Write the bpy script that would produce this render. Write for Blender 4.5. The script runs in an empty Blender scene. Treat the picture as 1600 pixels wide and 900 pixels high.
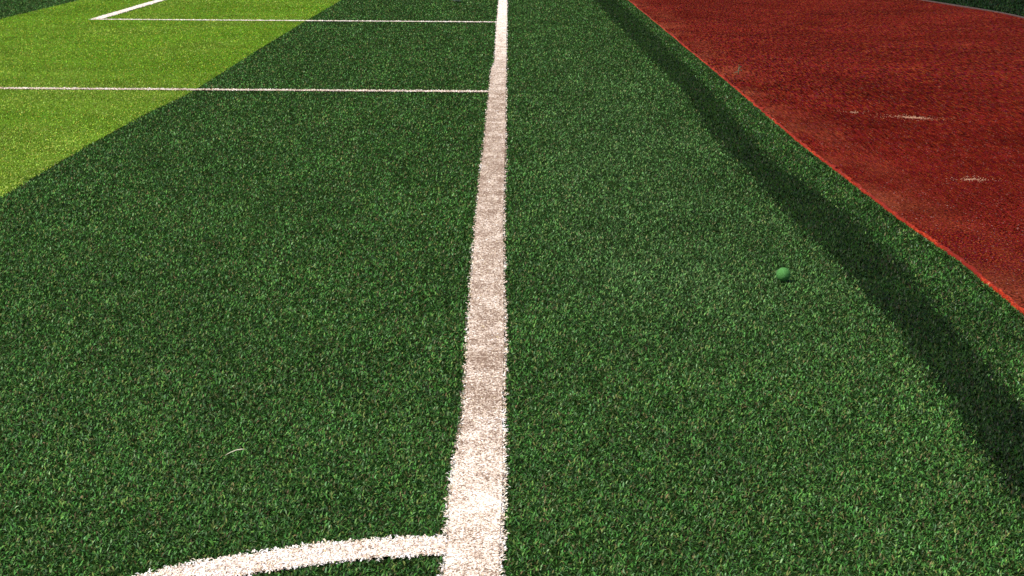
import bpy, bmesh, math, random
import numpy as np
from mathutils import Vector, Matrix, Euler
rng = np.random.default_rng(7)
random.seed(7)
S = bpy.context.scene
COL = S.collection
R = math.radians

# ------------------------------------------------------------------ camera
cd = bpy.data.cameras.new('camera')
cam = bpy.data.objects.new('camera', cd)
COL.objects.link(cam)
cd.sensor_width = 36.0
cd.lens = 3500 / 1600 * 36.0
cd.clip_start = 0.05
cd.clip_end = 2000
cam.location = (0, 0, 1.62)
cam.rotation_mode = 'QUATERNION'
cam.rotation_quaternion = (Matrix.Rotation(R(-0.165), 4, 'Z') @ Matrix.Rotation(R(90 - 9.886), 4, 'X')
                           @ Matrix.Rotation(R(0.4), 4, 'Z')).to_quaternion()
S.camera = cam

# ------------------------------------------------------------------ sky and sun
SUN_EL, SUN_AZ = 52.0, -128.0          # azimuth from +Y towards +X: the sun stands behind and left of the camera
world = bpy.data.worlds.new('World')
S.world = world
world.use_nodes = True
wn = world.node_tree.nodes
wn.clear()
sky = wn.new('ShaderNodeTexSky')
sky.sky_type = 'NISHITA'
sky.sun_disc = False
sky.sun_elevation = R(SUN_EL)
sky.sun_rotation = R(SUN_AZ)
bg = wn.new('ShaderNodeBackground')
bg.inputs['Strength'].default_value = 0.075
wo = wn.new('ShaderNodeOutputWorld')
world.node_tree.links.new(sky.outputs[0], bg.inputs['Color'])
world.node_tree.links.new(bg.outputs[0], wo.inputs['Surface'])
sl = bpy.data.lights.new('sun', 'SUN')
sl.energy = 3.9
sl.angle = R(0.6)
sl.color = (1.0, 0.95, 0.87)
sun = bpy.data.objects.new('sun', sl)
COL.objects.link(sun)
az, el = R(SUN_AZ), R(SUN_EL)
to_sun = Vector((math.sin(az) * math.cos(el), math.cos(az) * math.cos(el), math.sin(el)))
sun.rotation_euler = to_sun.to_track_quat('Z', 'Y').to_euler()
sun.location = (-20, 10, 30)
S.view_settings.view_transform = 'Standard'
S.view_settings.look = 'None'
S.view_settings.gamma = 1.0
S.view_settings.exposure = 0.62

# ------------------------------------------------------------------ helpers
def tag(o, label=None, cat=None, group=None, kind=None):
    if label: o['label'] = label
    if cat: o['category'] = cat
    if group: o['group'] = group
    if kind: o['kind'] = kind
    return o

def link(name, me, mats, parent=None):
    o = bpy.data.objects.new(name, me)
    COL.objects.link(o)
    for m in (mats if isinstance(mats, (list, tuple)) else [mats]):
        me.materials.append(m)
    if parent: o.parent = parent
    return o

def empty(name, loc):
    o = bpy.data.objects.new(name, None)
    COL.objects.link(o)
    o.location = loc
    return o

def from_bm(name, bm, mats, parent=None, smooth=False):
    me = bpy.data.meshes.new(name)
    bm.normal_update()
    bm.to_mesh(me)
    bm.free()
    if smooth:
        me.polygons.foreach_set('use_smooth', [True] * len(me.polygons))
    return link(name, me, mats, parent)

class NT:
    """small node tree helper"""
    def __init__(s, name):
        s.m = bpy.data.materials.new(name)
        s.m.use_nodes = True
        s.n = s.m.node_tree.nodes
        s.n.clear()
        s.out = s.n.new('ShaderNodeOutputMaterial')
    def L(s, a, b): s.m.node_tree.links.new(a, b)
    def put(s, sock, v):
        if isinstance(v, bpy.types.NodeSocket): s.L(v, sock)
        else: sock.default_value = v
    def math(s, op, a, b=0.0, c=None, clamp=False):
        n = s.n.new('ShaderNodeMath'); n.operation = op; n.use_clamp = clamp
        s.put(n.inputs[0], a); s.put(n.inputs[1], b)
        if c is not None: s.put(n.inputs[2], c)
        return n.outputs[0]
    def pos(s, scale=(1, 1, 1), offset=(0, 0, 0)):
        g = s.n.new('ShaderNodeNewGeometry')
        n = s.n.new('ShaderNodeMapping')
        n.inputs['Scale'].default_value = scale
        n.inputs['Location'].default_value = offset
        s.L(g.outputs['Position'], n.inputs['Vector'])
        return n.outputs[0]
    def xyz(s, v=None):
        g = s.n.new('ShaderNodeNewGeometry')
        n = s.n.new('ShaderNodeSeparateXYZ')
        s.L(g.outputs['Position'], n.inputs[0])
        return n.outputs
    def noise(s, vec, scale, detail=3, rough=0.55, col=False):
        n = s.n.new('ShaderNodeTexNoise')
        n.inputs['Scale'].default_value = scale
        n.inputs['Detail'].default_value = detail
        n.inputs['Roughness'].default_value = rough
        s.L(vec, n.inputs['Vector'])
        return n.outputs['Color' if col else 0]
    def ramp(s, fac, stops, interp='LINEAR'):
        n = s.n.new('ShaderNodeValToRGB')
        n.color_ramp.interpolation = interp
        e = n.color_ramp.elements
        while len(e) < len(stops): e.new(0.5)
        for i, (p, c) in enumerate(stops):
            e[i].position = p
            e[i].color = tuple(c) + (1,) if len(c) == 3 else c
        s.put(n.inputs[0], fac)
        return n.outputs[0]
    def maprange(s, v, a, b, c, d):
        n = s.n.new('ShaderNodeMapRange')
        s.put(n.inputs[0], v)
        for i, x in enumerate((a, b, c, d)): n.inputs[i + 1].default_value = x
        return n.outputs[0]
    def mix(s, fac, a, b, mode='MIX'):
        n = s.n.new('ShaderNodeMix'); n.data_type = 'RGBA'; n.blend_type = mode
        s.put(n.inputs[0], fac)
        for sock, v in ((n.inputs[6], a), (n.inputs[7], b)):
            s.put(sock, v if isinstance(v, bpy.types.NodeSocket) else (tuple(v) + (1,) if len(v) == 3 else v))
        return n.outputs[2]
    def scale(s, col, f):
        n = s.n.new('ShaderNodeVectorMath'); n.operation = 'SCALE'
        s.L(col, n.inputs[0]); s.put(n.inputs['Scale'], f)
        return n.outputs[0]
    def tone(s):
        a = s.n.new('ShaderNodeAttribute'); a.attribute_name = 'tone'
        n = s.n.new('ShaderNodeSeparateXYZ')
        s.L(a.outputs['Vector'], n.inputs[0])
        return n.outputs
    def finish(s, col, rough=0.6, spec=0.3, trans=0.0, bump=None, bstr=0.5, bdist=0.003):
        p = s.n.new('ShaderNodeBsdfPrincipled')
        s.put(p.inputs['Base Color'], col)
        s.put(p.inputs['Roughness'], rough)
        p.inputs['Specular IOR Level'].default_value = spec
        if bump is not None:
            b = s.n.new('ShaderNodeBump')
            b.inputs['Strength'].default_value = bstr
            b.inputs['Distance'].default_value = bdist
            s.L(bump, b.inputs['Height'])
            s.L(b.outputs[0], p.inputs['Normal'])
        if trans > 0:
            t = s.n.new('ShaderNodeBsdfTranslucent')
            s.put(t.inputs[0], col)
            mx = s.n.new('ShaderNodeMixShader')
            mx.inputs[0].default_value = trans
            s.L(p.outputs[0], mx.inputs[1]); s.L(t.outputs[0], mx.inputs[2])
            s.L(mx.outputs[0], s.out.inputs[0])
        else:
            s.L(p.outputs[0], s.out.inputs[0])
        return s.m

# ------------------------------------------------------------------ materials
def grass_material(name, stops, macro=(0.75, 1.25), vari=(0.35, 1.9), sheen=0.10, mscale=1.3, warm=False, bleach=False):
    """artificial turf fibre: colour of each fibre from its own random tone, broad mottling from wear"""
    k = NT(name)
    t = k.tone()
    c = k.ramp(t[1], stops)
    # spread of brightness from fibre to fibre (old and new fibres, dusty ones)
    b = k.maprange(k.math('POWER', t[0], 1.8), 0, 1, vari[0], vari[1])
    m1 = k.noise(k.pos((1, 0.45, 0)), mscale, 3)
    m2 = k.noise(k.pos((1, 0.35, 0), (9, 4, 0)), 9.0, 2)
    m = k.maprange(k.math('ADD', k.math('MULTIPLY', m1, 0.65), k.math('MULTIPLY', m2, 0.35)), 0.34, 0.66, macro[0], macro[1])
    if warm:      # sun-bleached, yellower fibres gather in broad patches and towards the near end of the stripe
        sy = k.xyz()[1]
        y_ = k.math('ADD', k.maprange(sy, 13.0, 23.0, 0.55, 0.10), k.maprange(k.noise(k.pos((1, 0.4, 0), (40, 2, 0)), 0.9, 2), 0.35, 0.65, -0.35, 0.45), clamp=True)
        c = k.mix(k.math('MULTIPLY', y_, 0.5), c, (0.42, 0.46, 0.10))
    if bleach:    # fibres beside the long line are faded and dusty from use
        q = k.xyz()
        fx = k.math('MULTIPLY', k.maprange(q[0], -0.1, 0.5, 0.0, 1.0), k.maprange(q[0], 1.2, 1.6, 1.0, 0.4))
        fy = k.math('MULTIPLY', k.maprange(q[1], 7.2, 9.6, 0.0, 1.0), k.maprange(q[1], 14.0, 30.0, 1.0, 0.2))
        f = k.math('MULTIPLY', k.math('MULTIPLY', fx, fy), k.maprange(m1, 0.35, 0.6, 0.5, 1.0), clamp=True)
        c = k.mix(k.math('MULTIPLY', f, 0.28), c, (0.125, 0.215, 0.085))
    c = k.scale(c, k.math('MULTIPLY', b, m))
    return k.finish(c, rough=0.5, spec=sheen, trans=0.2)

M = {}
M['dark_turf'] = grass_material('dark_green_turf', [
    (0.0, (0.040, 0.105, 0.012)), (0.25, (0.040, 0.140, 0.024)), (0.50, (0.060, 0.180, 0.036)), (0.66, (0.100, 0.200, 0.040)),
    (0.78, (0.125, 0.150, 0.038)), (0.86, (0.125, 0.080, 0.042)), (0.92, (0.075, 0.190, 0.070)), (1.0, (0.170, 0.250, 0.115))],
    macro=(0.76, 1.26), vari=(0.30, 1.75), bleach=True)
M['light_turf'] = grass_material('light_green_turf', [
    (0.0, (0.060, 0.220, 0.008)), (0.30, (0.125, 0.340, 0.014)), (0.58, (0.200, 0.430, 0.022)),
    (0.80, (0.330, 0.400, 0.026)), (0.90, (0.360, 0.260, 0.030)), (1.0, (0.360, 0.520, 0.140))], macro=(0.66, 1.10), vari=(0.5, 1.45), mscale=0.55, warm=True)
M['edge_turf'] = grass_material('edge_green_turf', [
    (0.0, (0.028, 0.088, 0.014)), (0.35, (0.036, 0.130, 0.022)), (0.64, (0.064, 0.160, 0.030)), (0.78, (0.105, 0.140, 0.034)),
    (0.88, (0.105, 0.070, 0.034)), (1.0, (0.125, 0.215, 0.120))], macro=(0.62, 1.28), vari=(0.25, 1.9), mscale=2.2)
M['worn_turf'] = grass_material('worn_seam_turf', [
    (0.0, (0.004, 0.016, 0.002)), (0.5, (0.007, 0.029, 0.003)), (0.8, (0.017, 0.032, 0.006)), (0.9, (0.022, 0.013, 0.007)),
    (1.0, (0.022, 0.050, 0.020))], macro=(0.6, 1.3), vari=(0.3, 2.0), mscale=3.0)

def line_material(name, flat=False):
    k = NT(name)
    t = k.tone()
    g = k.noise(k.pos((1, 0.7, 1), (7, 7, 0)), 190.0, 2, 0.8)
    if flat: t = [k.maprange(g, 0.32, 0.68, 0.05, 1.25), 0.0, 0.0]
    sep = k.xyz()
    # worn or clean: patches of dirt trodden into the paint; the two ends of the line are the least trodden
    n1 = k.noise(k.pos((1, 0.45, 0)), 9.0, 3, 0.6)
    n2 = k.noise(k.pos((1, 0.4, 0), (3, 8, 0)), 60.0, 2, 0.7)
    wear = k.ramp(k.math('DIVIDE', sep[1], 40.0), [
        (0.0, (0.14,) * 3), (0.15, (0.26,) * 3), (0.180, (0.60,) * 3), (0.26, (0.58,) * 3),
        (0.33, (0.70,) * 3), (0.45, (0.62,) * 3), (0.60, (0.36,) * 3), (0.75, (0.12,) * 3), (1.0, (0.05,) * 3)])
    d = k.math('ADD', k.math('MULTIPLY', k.math('SUBTRACT', n1, 0.5), 1.5), k.math('MULTIPLY', k.math('SUBTRACT', n2, 0.5), 1.3))
    d = k.math('ADD', d, k.math('MULTIPLY', k.math('SUBTRACT', t[0], 0.5), 1.35))
    d = k.math('ADD', d, wear)
    d = k.math('SUBTRACT', d, k.math('MULTIPLY', t[2], 1.6), clamp=True)
    if flat:
        pits = k.noise(k.pos((1, 0.6, 1), (2, 9, 0)), 120.0, 1, 0.8)
        d = k.math('ADD', d, k.math('MULTIPLY', k.maprange(pits, 0.52, 0.60, 0.0, 0.7), k.math('ADD', wear, 0.25)), clamp=True)
    c = k.ramp(d, [(0.0, (0.92, 0.86, 0.84)), (0.30, (0.90, 0.78, 0.62)), (0.54, (0.76, 0.60, 0.48)),
                   (0.82, (0.44, 0.31, 0.24)), (1.0, (0.20, 0.13, 0.09))])
    c = k.mix(k.maprange(t[1], 0.86, 1.0, 0.0, 0.6), c, (0.70, 0.58, 0.26))
    return k.finish(c, rough=0.75, spec=0.1, bump=g if flat else None, bstr=0.8, bdist=0.004, trans=0.0 if flat else 0.15)
M['line'] = line_material('white_line_paint')

def infill_material(name, a, b):
    k = NT(name)
    n = k.noise(k.pos(), 160.0, 2, 0.7)
    m = k.noise(k.pos(), 1.1, 3)
    c = k.mix(n, a, b)
    c = k.scale(c, k.maprange(m, 0.3, 0.7, 0.7, 1.3))
    return k.finish(c, rough=1.0, spec=0.0, bump=n, bstr=0.8, bdist=0.004)
M['infill'] = infill_material('rubber_infill', (0.005, 0.016, 0.003), (0.022, 0.044, 0.010))
M['light_infill'] = infill_material('sandy_infill', (0.040, 0.090, 0.006), (0.110, 0.190, 0.014))
M['line_infill'] = line_material('matted_paint', True)
M['ground'] = infill_material('far_ground_green', (0.020, 0.075, 0.018), (0.045, 0.120, 0.030))

def track_material():
    k = NT('red_track_rubber')
    # near the camera single granules read; farther off only clumps and streaks of them do
    def blend(a, b):
        f = k.maprange(k.xyz()[1], 9.0, 20.0, 0.0, 1.0)
        return k.math('ADD', k.math('MULTIPLY', a, k.math('SUBTRACT', 1.0, f)), k.math('MULTIPLY', b, f))
    fine = k.noise(k.pos((1, 0.45, 1)), 170.0, 1, 0.75)
    grit = blend(k.noise(k.pos((1, 0.30, 1), (5, 5, 0)), 120.0, 1, 0.8), k.noise(k.pos((1, 0.06, 1), (5, 5, 0)), 90.0, 1, 0.8))
    hue = blend(k.noise(k.pos((1, 0.30, 1), (15, 5, 0)), 110.0, 1, 0.8), k.noise(k.pos((1, 0.06, 1), (15, 5, 0)), 80.0, 1, 0.8))
    m1 = k.noise(k.pos((0.6, 0.5, 0)), 0.8, 4, 0.6)
    m2 = k.noise(k.pos((0.7, 0.35, 0), (31, 7, 0)), 3.0, 3, 0.6)
    c = k.ramp(hue, [(0.30, (0.044, 0.004, 0.014)), (0.42, (0.066, 0.004, 0.005)), (0.56, (0.086, 0.008, 0.003)), (0.70, (0.115, 0.034, 0.010))])
    g = k.math('ADD', k.math('MULTIPLY', fine, 0.45), k.math('MULTIPLY', grit, 0.55))
    b = k.math('MAXIMUM', k.maprange(g, 0.38, 0.62, -0.2, 2.4), 0.02)
    mm = k.maprange(k.math('ADD', k.math('MULTIPLY', m1, 0.6), k.math('MULTIPLY', m2, 0.4)), 0.36, 0.64, 0.70, 1.30)
    c = k.scale(c, k.math('MULTIPLY', b, mm))
    # pale dust and grit gathered along the turf edge
    x = k.xyz()[0]
    dn = k.noise(k.pos((1, 0.35, 0), (2, 2, 0)), 2.2, 3)
    dust = k.math('MULTIPLY', k.maprange(x, 2.02, 2.42, 1.0, 0.0), k.maprange(dn, 0.42, 0.66, 0.0, 1.0), clamp=True)
    c = k.mix(k.math('MULTIPLY', dust, 0.32), c, k.scale(k.ramp(grit, [(0.3, (0.12, 0.015, 0.008)), (0.7, (0.45, 0.13, 0.06))]), 1.0))
    # rare pale specks
    sp = k.noise(k.pos((1, 0.25, 1), (50, 1, 0)), 130.0, 1)
    c = k.mix(k.maprange(sp, 0.70, 0.80, 0.0, 0.7), c, (0.50, 0.30, 0.26))
    return k.finish(c, rough=1.0, spec=0.0, bump=g, bstr=0.9, bdist=0.003)
M['track'] = track_material()

def lip_material():
    k = NT('bright_red_edge_bead')
    n = k.noise(k.pos((1, 0.2, 1)), 110.0, 2, 0.8)
    v = k.noise(k.pos((1, 0.5, 0), (14, 4, 0)), 2.2, 3, 0.6)
    w = k.noise(k.pos((1, 1.6, 0), (4, 4, 0)), 7.0, 3, 0.6)
    c = k.ramp(n, [(0.3, (0.08, 0.006, 0.003)), (0.5, (0.30, 0.020, 0.005)), (0.7, (0.50, 0.070, 0.020))])
    c = k.mix(k.maprange(v, 0.42, 0.58, 0.0, 0.9), c, (0.17, 0.012, 0.006))
    c = k.mix(k.maprange(w, 0.64, 0.72, 0.0, 0.7), c, (0.60, 0.33, 0.22))
    return k.finish(c, rough=0.75, spec=0.08, bump=n, bstr=0.7, bdist=0.004)
M['lip'] = lip_material()

def plain(name, a, b, scale=60.0, rough=0.6, spec=0.3, trans=0.0):
    k = NT(name)
    n = k.noise(k.pos(), scale, 3)
    return k.finish(k.mix(n, a, b), rough=rough, spec=spec, trans=trans, bump=n, bstr=0.3, bdist=0.001)
M['kerb'] = plain('grey_kerb', (0.06, 0.032, 0.028), (0.13, 0.075, 0.062), 12)
M['chalk'] = plain('pale_chalk', (0.26, 0.11, 0.06), (0.50, 0.29, 0.18), 90)
M['straw'] = plain('dry_straw', (0.60, 0.52, 0.34), (0.80, 0.74, 0.58), 120)
M['leaf'] = plain('dull_green_mark', (0.11, 0.13, 0.06), (0.18, 0.20, 0.11), 90, trans=0.2)
M['felt'] = plain('green_spot_felt', (0.045, 0.17, 0.035), (0.095, 0.25, 0.070), 420, rough=0.95, spec=0.1)
M['felt_seam'] = plain('pale_green_spot_seam', (0.10, 0.28, 0.09), (0.14, 0.34, 0.12), 100)
M['ball_white'] = plain('white_ball_skin', (0.76, 0.74, 0.74), (0.84, 0.82, 0.82), 30, rough=0.35, spec=0.5)
M['ball_dark'] = plain('dark_ball_panel', (0.02, 0.02, 0.025), (0.04, 0.04, 0.045), 30, rough=0.35, spec=0.5)

# ------------------------------------------------------------------ layout (metres; goal line runs along +Y, its right edge near x = 0)
Y0, Y1 = 4.45, 44.0
def ip(y, tab):
    ys, xs = zip(*sorted(tab))
    return np.interp(y, ys, xs)
LINE_L = [(4.4, -0.150), (5.499, -0.150), (6.134, -0.152), (6.926, -0.134), (8.06, -0.144), (11.165, -0.160), (15.287, -0.156),
          (18.6, -0.155), (21.5, -0.158), (22.1, -0.132), (30, -0.146), (45, -0.149)]
LINE_R = [(4.4, -0.004), (5.335, -0.005), (6.138, 0.003), (6.93, -0.002), (8.064, 0.003), (11.17, -0.009), (15.3, -0.002), (18.6, -0.004), (45, 0.001)]
TRACK_L = [(4.4, 2.03), (8.778, 2.040), (9.96, 2.045), (11.379, 2.0), (14.8, 1.952), (20.9, 1.955), (34.3, 1.925), (45, 1.92)]
TRACK_R = [(4.4, 7.13), (31.0, 7.13), (32.2, 7.12), (33.3, 7.04), (36, 6.75), (45, 5.7)]
ROLL_A = [(4.4, -2.74), (14.3, -2.742), (16.7, -2.71), (18.7, -2.63), (23.8, -2.658), (45, -2.62)]
ROLL_B = [(4.4, -6.66), (45, -6.65)]
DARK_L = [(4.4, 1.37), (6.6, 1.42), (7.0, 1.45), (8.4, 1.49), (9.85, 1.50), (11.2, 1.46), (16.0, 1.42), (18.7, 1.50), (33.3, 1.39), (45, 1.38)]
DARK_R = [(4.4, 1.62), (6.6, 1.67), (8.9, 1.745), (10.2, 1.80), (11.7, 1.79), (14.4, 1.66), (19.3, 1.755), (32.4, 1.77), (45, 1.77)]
PEN_Y, GA_Y, GA_X = 18.90, 29.62, -5.41
ARC_C, ARC_RO, ARC_RI = (0.0, 4.295), 1.255, 1.093

# ------------------------------------------------------------------ ground sheets
def sheet(name, xs0, xs1, ys, z, mat, kind='structure', nx=1):
    """strip between two edge curves sampled at ys"""
    bm = bmesh.new()
    rows = []
    for y, a, b in zip(ys, xs0, xs1):
        rows.append([bm.verts.new((a + (b - a) * i / nx, y, z)) for i in range(nx + 1)])
    for r0, r1 in zip(rows, rows[1:]):
        for i in range(nx):
            bm.faces.new((r0[i], r0[i + 1], r1[i + 1], r1[i]))
    o = from_bm(name, bm, mat)
    if kind: o['kind'] = kind
    return o

ys2 = [-400, 500]
sheet('ground', [-500, -500], [500, 500], ys2, -0.030, M['ground'])
yb = np.linspace(-3, 60, 127)
one = np.ones_like(yb)
sheet('turf_backing', one * -30, ip(yb, TRACK_L) + 0.05, yb, 0.0, M['infill'])
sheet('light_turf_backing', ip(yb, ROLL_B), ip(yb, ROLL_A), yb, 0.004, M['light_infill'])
sheet('outer_turf_backing', ip(yb, TRACK_R) - 0.05, one * 40, yb, 0.0, M['infill'])

# running track: a slab with a fine wavy left edge; its bead is a part of its own
ya = np.concatenate([np.arange(-3, 6, 0.25), np.arange(6, 24, 0.04), np.arange(24, 60, 0.25)])
def wob(y, s, a):
    r = np.random.default_rng(s)
    k = np.cumsum(r.normal(size=y.size)); k = k - np.convolve(np.pad(k, 6, 'edge'), np.ones(13) / 13, 'valid')
    return k / (np.std(k) + 1e-9) * a
edge = ip(ya, TRACK_L) + wob(ya, 3, 0.0035)
bm = bmesh.new()
prev = None
TZ = 0.030
fr = np.array([0, 0.03, 0.12, 0.4, 1.0])
redge = ip(ya, TRACK_R)
for j, y in enumerate(ya):
    row = [bm.verts.new((edge[j] + 0.012, y, -0.02))]
    for q in fr:
        row.append(bm.verts.new((edge[j] + 0.012 + (redge[j] - edge[j] - 0.012) * q, y, TZ - 0.004 + 0.002 * math.sin(y * 1.7 + q * 9))))
    row.append(bm.verts.new((redge[j], y, -0.02)))
    if prev:
        for a in range(len(row) - 1):
            bm.faces.new((prev[a], prev[a + 1], row[a + 1], row[a]))
    prev = row
tag(from_bm('running_track', bm, M['track']), kind='structure')
track = bpy.data.objects['running_track']
# bead
bm = bmesh.new()
prev = None
bw = 0.010 + np.abs(wob(ya, 5, 0.010)); bh = TZ + 0.001 + wob(ya, 6, 0.0016)
prof = [(0.0, -0.02), (0.0, 0.5), (0.10, 0.88), (0.35, 0.96), (0.7, 0.97), (1.0, 0.88)]
for j, y in enumerate(ya):
    row = [bm.verts.new((edge[j] + bw[j] * u, y, bh[j] * v if v > 0 else v)) for u, v in prof]
    if prev:
        for a in range(len(row) - 1):
            bm.faces.new((prev[a], prev[a + 1], row[a + 1], row[a]))
    prev = row
from_bm('track_edge', bm, M['lip'], track, smooth=True)
# far kerb strip of the track
yk = np.concatenate([np.linspace(-3, 30, 12), np.linspace(31, 45, 40)])
bm = bmesh.new(); prev = None
for y in yk:
    x = float(ip(y, TRACK_R))
    row = [bm.verts.new(p) for p in ((x, y, -0.02), (x, y, TZ + 0.012), (x + 0.025, y, TZ + 0.012), (x + 0.025, y, -0.02))]
    if prev:
        for a in range(3): bm.faces.new((prev[a], prev[a + 1], row[a + 1], row[a]))
    prev = row
from_bm('kerb', bm, M['kerb'], track)

# ------------------------------------------------------------------ turf fibres
def scatter():
    """points over the part of the pitch in view plus a metre either side, thinner far away where fibres hide each other"""
    yy = np.linspace(Y0, Y1, 800)
    dens = 24000 * (6.5 / np.maximum(yy, 6.5)) ** 1.95
    half = 0.262 * yy + 0.9
    n = dens * 2 * half
    cdf = np.cumsum(n); tot = cdf[-1] * (yy[1] - yy[0]); cdf = cdf / cdf[-1]
    N = int(tot)
    y = np.interp(rng.random(N), cdf, yy)
    h = 0.262 * y + 0.9
    x = (rng.random(N) * 2 - 1) * h
    return x, y

def fibres(name, x, y, mat, length=0.0145, z=0.0, nap=(0.0, 0.0), width=None, clean=None, lean=(35, 78), parent=None):
    N = x.size
    w = (0.0026 + 0.00019 * y) * rng.uniform(0.7, 1.35, N) if width is None else width * rng.uniform(0.7, 1.3, N)
    L = length * rng.uniform(0.65, 1.25, N) * (1 + 0.012 * y)
    phi = rng.uniform(0, 2 * np.pi, N)
    dx = np.cos(phi) + nap[0]; dy = np.sin(phi) + nap[1]
    d = np.hypot(dx, dy) + 1e-6; dx /= d; dy /= d
    ln = np.radians(rng.uniform(lean[0], lean[1], N))
    px, py = -dy, dx
    tw = rng.uniform(-0.6, 0.6, N)                      # fibre twist, tilts the blade face
    hx = w / 2
    def P(t, hw, sgn, bend):
        a = ln * bend
        r = L * t * np.sin(a); zz = L * t * np.cos(a)
        return np.stack([x + dx * r + px * hw * sgn, y + dy * r + py * hw * sgn, z + zz + sgn * tw * hw], 1)
    v = np.stack([P(0.0, hx, -1, 1), P(0.0, hx, 1, 1), P(0.6, hx * 0.9, 1, 0.75), P(0.6, hx * 0.9, -1, 0.75), P(1.0, hx * 0.0, 1, 1.0)], 1)
    v[:, :2, 2] = (z[:, None] if np.ndim(z) else z) - 0.001
    verts = v.reshape(-1, 3).astype(np.float32)
    base = (np.arange(N) * 5)[:, None]
    loops = (base + np.array([0, 1, 2, 3, 3, 2, 4])[None, :]).reshape(-1).astype(np.int32)
    starts = (np.arange(N)[:, None] * 7 + np.array([0, 4])[None, :]).reshape(-1).astype(np.int32)
    me = bpy.data.meshes.new(name)
    me.vertices.add(N * 5); me.vertices.foreach_set('co', verts.ravel())
    me.loops.add(N * 7); me.loops.foreach_set('vertex_index', loops)
    me.polygons.add(N * 2); me.polygons.foreach_set('loop_start', starts)
    me.update(calc_edges=True)
    at = me.attributes.new('tone', 'FLOAT_VECTOR', 'POINT')
    t = np.stack([rng.random(N), rng.random(N), np.zeros(N) if clean is None else clean], 1)
    at.data.foreach_set('vector', np.repeat(t, 5, 0).astype(np.float32).ravel())
    return link(name, me, mat, parent)

X, Y = scatter()
jx = X + rng.normal(0, 0.003, X.size)            # ragged borders where fibres lean across
jy = Y + rng.normal(0, 0.0075, X.size)
goal = (jx > ip(jy, LINE_L)) & (jx < ip(jy, LINE_R))
rad = np.hypot(jx - ARC_C[0], jy - ARC_C[1])
arc = (rad > ARC_RI) & (rad < ARC_RO) & (X < 0) & ~goal
pen = (np.abs(jy - PEN_Y) < 0.075) & (X < 0) & ~goal
ga = (np.abs(jy - GA_Y) < 0.075) & (X < 0) & (X > GA_X - 0.09) & ~goal
gf = (np.abs(jx - GA_X) < 0.075) & (jy > GA_Y - 0.075) & ~goal & ~ga
line = goal | arc | pen | ga | gf
out = (X > ip(Y, TRACK_R) + 0.16)
trk = (X > ip(Y, TRACK_L) - 0.004) & ~out
wx = X + rng.normal(0, 0.022, X.size)
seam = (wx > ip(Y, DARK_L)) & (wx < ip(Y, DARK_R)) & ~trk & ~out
la = jx + rng.normal(0, 0.012, X.size)
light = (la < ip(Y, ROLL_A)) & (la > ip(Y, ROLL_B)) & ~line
edgeb = (X > ip(Y, DARK_R)) & ~trk & ~out & ~seam
far_roll = (X <= ip(Y, ROLL_B)) & ~line & ~light
main = ~(line | out | trk | seam | light | edgeb | far_roll)

def pick(m, keep=1.0):
    if keep < 1: m = m & (rng.random(m.size) < keep)
    return X[m], Y[m]
TL = 'grass'
x, y = pick(main)
tag(fibres('dark_turf_grass', x, y, M['dark_turf'], nap=(0.1, -0.25)), 'wide dark green turf roll carrying the long white line', TL, kind='stuff')
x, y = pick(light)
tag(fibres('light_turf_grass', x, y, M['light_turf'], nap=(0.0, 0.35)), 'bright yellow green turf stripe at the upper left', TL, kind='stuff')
x, y = pick(far_roll)
tag(fibres('corner_turf_grass', x, y, M['dark_turf'], nap=(0.1, -0.25)), 'dark green turf beyond the bright stripe in the upper left corner', TL, kind='stuff')
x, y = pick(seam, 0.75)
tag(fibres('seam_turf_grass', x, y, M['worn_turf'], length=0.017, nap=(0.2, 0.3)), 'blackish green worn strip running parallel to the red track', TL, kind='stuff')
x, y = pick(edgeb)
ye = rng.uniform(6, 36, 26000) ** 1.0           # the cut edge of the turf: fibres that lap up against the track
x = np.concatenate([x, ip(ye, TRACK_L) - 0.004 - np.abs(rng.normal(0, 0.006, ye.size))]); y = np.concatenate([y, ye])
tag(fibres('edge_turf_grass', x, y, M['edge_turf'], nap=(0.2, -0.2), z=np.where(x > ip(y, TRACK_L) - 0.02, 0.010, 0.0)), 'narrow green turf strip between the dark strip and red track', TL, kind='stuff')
x, y = pick(out)
tag(fibres('outer_grass', x, y, M['worn_turf'], length=0.05), 'green grass beyond the far side of the red track', TL, kind='stuff')

def painted(name, mask, label, dup=2):
    """painted fibres stand denser because the paint mats them together"""
    xs, ys = X[mask], Y[mask]
    xx = np.concatenate([xs] + [xs + rng.normal(0, 0.003, xs.size) for _ in range(dup - 1)])
    yy = np.concatenate([ys] + [ys + rng.normal(0, 0.008, ys.size) for _ in range(dup - 1)])
    cl = ((xx > -0.075) & (xx < -0.002) & (yy > 6.67) & (yy < 6.86)).astype(float)
    if name != 'goal_line': cl += 0.16
    o = fibres(name, xx, yy, M['line'], length=0.012, z=0.007, clean=cl, lean=(62, 88))
    return tag(o, label, 'line', kind='structure')
painted('goal_line', goal, 'long broad white line running away through the dark green turf')
painted('corner_arc', arc, 'curved white corner arc joining the long line at the bottom')
painted('penalty_area_line', pen, 'thin white line across the turf, nearer of the two crossing lines')
painted('goal_area_line', ga, 'thin white line across the turf, farther of the two crossing lines')
painted('goal_area_front_line', gf, 'short white line slanting up from the bright stripe corner at the upper left')

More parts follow.
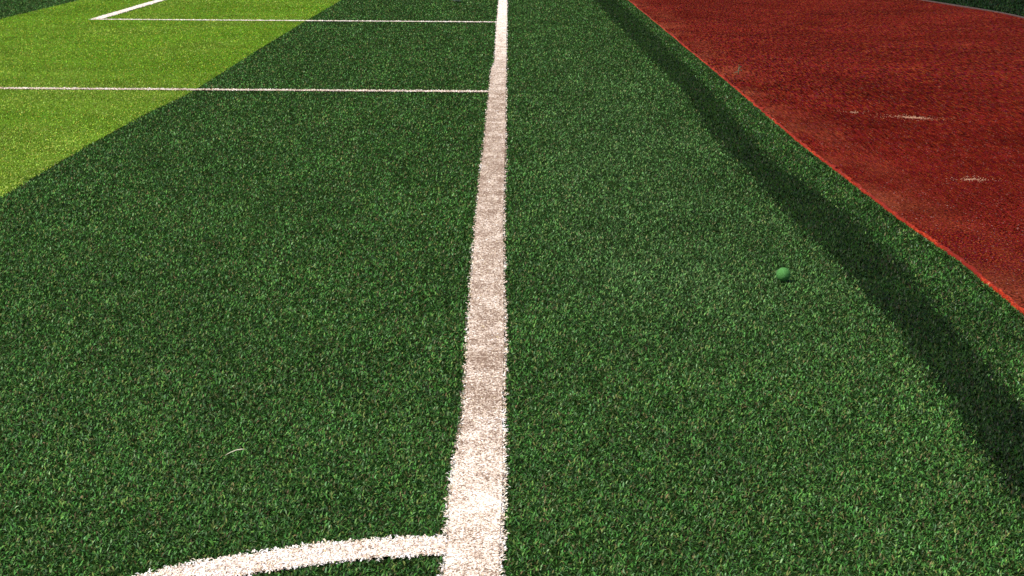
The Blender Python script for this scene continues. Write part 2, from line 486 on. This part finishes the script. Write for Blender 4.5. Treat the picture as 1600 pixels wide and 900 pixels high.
# paint soaked into the infill under each line
def backing(name, poly_rows):
    bm = bmesh.new(); prev = None
    for a, b in poly_rows:
        row = [bm.verts.new(a), bm.verts.new(b)]
        if prev: bm.faces.new((prev[0], prev[1], row[1], row[0]))
        prev = row
    o = from_bm(name, bm, M['line_infill'])
    o.parent = bpy.data.objects[name.replace('_paint', '')]
    return o
yl = np.linspace(4.2, 45, 400)
backing('goal_line_paint', [((ip(v, LINE_L) + 0.008, v, 0.0120), (ip(v, LINE_R) - 0.008, v, 0.0120)) for v in yl])
angs = np.linspace(R(97), R(180), 60)
backing('corner_arc_paint', [((ARC_C[0] + (ARC_RI + 0.01) * math.cos(a), ARC_C[1] + (ARC_RI + 0.01) * math.sin(a), 0.0085),
                              (ARC_C[0] + (ARC_RO - 0.01) * math.cos(a), ARC_C[1] + (ARC_RO - 0.01) * math.sin(a), 0.0085)) for a in angs])
backing('penalty_area_line_paint', [((v, PEN_Y - 0.067, 0.0085), (v, PEN_Y + 0.067, 0.0085)) for v in np.linspace(-16.5, -0.155, 20)])
backing('goal_area_line_paint', [((v, GA_Y - 0.067, 0.0085), (v, GA_Y + 0.067, 0.0085)) for v in np.linspace(GA_X - 0.075, -0.155, 20)])
backing('goal_area_front_line_paint', [((GA_X - 0.067, v, 0.0120), (GA_X + 0.067, v, 0.0120)) for v in np.linspace(GA_Y + 0.07, 47, 20)])

# ------------------------------------------------------------------ small things
def chalk(name, cx, cy, sx, sy, n, label, tilt=0.0):
    """dragged chalk: hundreds of crumbs, dense at the middle and thinning out along the drag"""
    r = np.random.default_rng(int(cx * 1000))
    bm = bmesh.new()
    for _ in range(n):
        k_ = r.choice((0.6, 1.7)); u = r.normal(0, sx * k_); v = r.normal(0, sy * k_) + u * tilt
        s = r.uniform(0.0012, 0.0034)
        x, y, z = cx + u, cy + v, TZ - 0.003
        top = bm.verts.new((x, y, z + s * 0.4))
        ring = [bm.verts.new((x + s * math.cos(a) , y + 2.2 * s * math.sin(a), z - 0.002)) for a in (0.3, 1.9, 3.4, 5.0)]
        for a in range(4): bm.faces.new((ring[a], ring[(a + 1) % 4], top))
    root = empty(name, (cx, cy, TZ - 0.004))
    o = from_bm('crumbs', bm, M['chalk'], root)
    o['kind'] = 'stuff'
    o.matrix_parent_inverse = Matrix.Translation((-cx, -cy, -(TZ - 0.004)))
    return tag(root, label, 'chalk mark', 'pale scuffs on the red track')
chalk('chalk_mark', 3.035, 16.66, 0.085, 0.07, 420, 'longest and brightest pale chalk scuff on the red track', -0.45)
chalk('chalk_mark', 2.632, 17.05, 0.055, 0.05, 60, 'faint short pale scuff just left of the longest scuff on the red track', -0.3)
chalk('chalk_mark', 2.712, 12.93, 0.050, 0.04, 130, 'small pale scuff on the red track, nearest to the bottom of the photo', 0.0)

def tube(bm, pts, radii, n=7):
    prev = None
    for i, (p, r) in enumerate(zip(pts, radii)):
        p = Vector(p)
        d = (Vector(pts[min(i + 1, len(pts) - 1)]) - Vector(pts[max(i - 1, 0)])).normalized()
        a = d.orthogonal().normalized(); b = d.cross(a)
        row = [bm.verts.new(p + (a * math.cos(t) + b * math.sin(t)) * r) for t in [2 * math.pi * k / n for k in range(n)]]
        if prev:
            # match closest start to avoid twist
            k0 = min(range(n), key=lambda k: (row[k].co - prev[0].co).length)
            row = row[k0:] + row[:k0]
            for k in range(n):
                bm.faces.new((prev[k], prev[(k + 1) % n], row[(k + 1) % n], row[k]))
        else:
            bm.faces.new(row[::-1])
        prev = row
    bm.faces.new(prev)

bm = bmesh.new()
tube(bm, [(-0.816, 6.36, 0.010), (-0.803, 6.375, 0.015), (-0.788, 6.390, 0.018), (-0.773, 6.398, 0.019), (-0.762, 6.400, 0.018)],
     [0.0006, 0.0012, 0.0017, 0.0020, 0.0010])
tag(from_bm('straw', bm, M['straw'], smooth=True), 'pale dry curved straw lying on the dark turf at lower left', 'straw')

# sprig shape made up in place of a small green overlay mark
sp = tag(empty('green_mark_sprig', (2.131, 20.69, TZ - 0.004)), 'tiny dull green mark over the red track near its turf edge, built as a made-up sprig', 'mark')
bm = bmesh.new()
tube(bm, [(0, 0, 0), (0.004, 0.002, 0.03), (0.006, 0, 0.055), (0.010, 0, 0.072)], [0.006, 0.005, 0.005, 0.002], 6)
from_bm('stem', bm, M['leaf'], sp, smooth=True)
def leaf(path, w):
    bm = bmesh.new(); prev = None
    for i, p in enumerate(path):
        ww = w * (0.35, 1.0, 0.8, 0.1)[i]
        c = Vector(p)
        row = [bm.verts.new(c + Vector((0, -ww * .4, ww))), bm.verts.new(c + Vector((0, ww * .3, 0))), bm.verts.new(c + Vector((0, -ww * .4, -ww)))]
        if prev:
            for k in range(2): bm.faces.new((prev[k], prev[k + 1], row[k + 1], row[k]))
        prev = row
    o = from_bm('leaf', bm, M['leaf'], sp)
    sm = o.modifiers.new('thickness', 'SOLIDIFY'); sm.thickness = 0.0012
leaf([(0.004, 0, 0.030), (-0.012, -.004, 0.028), (-0.030, -.006, 0.020), (-0.046, -.008, 0.012)], 0.0045)
leaf([(0.006, 0, 0.046), (0.016, .002, 0.046), (0.028, .004, 0.040), (0.038, .004, 0.044)], 0.0038)
leaf([(0.008, 0, 0.062), (0.012, .002, 0.074), (0.004, .004, 0.084), (0.000, .004, 0.094)], 0.0085)
leaf([(0.008, 0, 0.062), (0.016, .002, 0.070), (0.024, .004, 0.074), (0.032, .004, 0.072)], 0.0060)

# felt ball with seam and fuzz, made up in place of a flat green spot
gb = tag(empty('green_spot_ball', (1.189, 9.46, 0.008)), 'small round bright green spot right of the white line, built as a made-up ball', 'ball')
bm = bmesh.new()
bmesh.ops.create_icosphere(bm, subdivisions=4, radius=0.030)
rr = np.random.default_rng(4)
for v in bm.verts:
    v.co *= 1 + rr.normal(0, 0.012)
    v.co.z += 0.030
from_bm('felt_cover', bm, M['felt'], gb, smooth=True)
bm = bmesh.new()
for _ in range(1800):
    d = Vector(rr.normal(size=3)).normalized()
    if d.z < -0.4: continue
    a = (d.orthogonal().normalized() * rr.normal() + d.cross(d.orthogonal()) * rr.normal()).normalized()
    c0 = Vector((0, 0, 0.030)) + d * 0.0295
    bm.faces.new([bm.verts.new(c0 - a * 0.0004), bm.verts.new(c0 + a * 0.0004), bm.verts.new(c0 + d * 0.0022 + a.cross(d) * rr.normal() * 0.002)])
from_bm('fuzz', bm, M['felt'], gb)['kind'] = 'stuff'
bm = bmesh.new()
pts = []
for i in range(61):
    t = 2 * math.pi * i / 60
    p = Vector((3 * math.cos(t) + math.cos(3 * t), 3 * math.sin(t) - math.sin(3 * t), 2 * math.sqrt(3) * math.sin(2 * t) / 1.0)).normalized() * 0.0303
    pts.append(p + Vector((0, 0, 0.030)))
tube(bm, pts, [0.0007] * 61, 5)
from_bm('seam', bm, M['felt_seam'], gb, smooth=True)

# white football standing by the line at the very top of the picture
fb = tag(empty('football', (-0.79, 35.25, 0.012)), 'white football resting on the turf left of the long line, at the top edge', 'ball')
phi_ = (1 + 5 ** 0.5) / 2
ico = [Vector(p).normalized() for p in ([(0, s, t * phi_) for s in (1, -1) for t in (1, -1)] + [(s, t * phi_, 0) for s in (1, -1) for t in (1, -1)]
                                        + [(t * phi_, 0, s) for s in (1, -1) for t in (1, -1)])]
ico = [Matrix.Rotation(0.62, 3, 'X') @ v for v in ico]
faces = []
for i in range(12):
    for j in range(i + 1, 12):
        for k in range(j + 1, 12):
            if all((ico[a] - ico[b]).length < 1.2 for a, b in ((i, j), (j, k), (i, k))):
                faces.append((ico[i] + ico[j] + ico[k]).normalized())
cen = [(v, 0) for v in ico] + [(v, 1) for v in faces]
for ci, (c, kindp) in enumerate(cen):
    near = 5 if kindp == 0 else 6
    if kindp == 0:
        corners = []
        for f in sorted(faces, key=lambda f: -f.dot(c))[:5]: corners.append(f)
        edges_mid = None
    bm = bmesh.new()
    # panel outline: truncated icosahedron vertices around this centre
    tv = []
    for i in range(12):
        for j in range(12):
            if i != j and (ico[i] - ico[j]).length < 1.2:
                tv.append((ico[i] * 2 + ico[j]).normalized())
    tv = sorted(tv, key=lambda v: -v.dot(c))[:near]
    ax = c.orthogonal().normalized(); ay = c.cross(ax)
    tv.sort(key=lambda v: math.atan2(v.dot(ay), v.dot(ax)))
    top = bm.verts.new(c * 0.111)
    rings = []
    for q, rad_ in ((0.45, 0.1108), (0.85, 0.1100), (0.97, 0.1075)):
        ring = []
        for i in range(near):
            for h in (0.0, 0.5):
                e = tv[i].lerp(tv[(i + 1) % near], h)
                ring.append(bm.verts.new((c.lerp(e, q)).normalized() * rad_))
        rings.append(ring)
    m = len(rings[0])
    for i in range(m):
        bm.faces.new((top, rings[0][i], rings[0][(i + 1) % m]))
        for a, b in ((0, 1), (1, 2)):
            bm.faces.new((rings[a][i], rings[b][i], rings[b][(i + 1) % m], rings[a][(i + 1) % m]))
    for v in bm.verts: v.co.z += 0.111
    from_bm('panel', bm, M['ball_white'] if kindp or c.z < -0.3 else M['ball_dark'], fb, smooth=True)
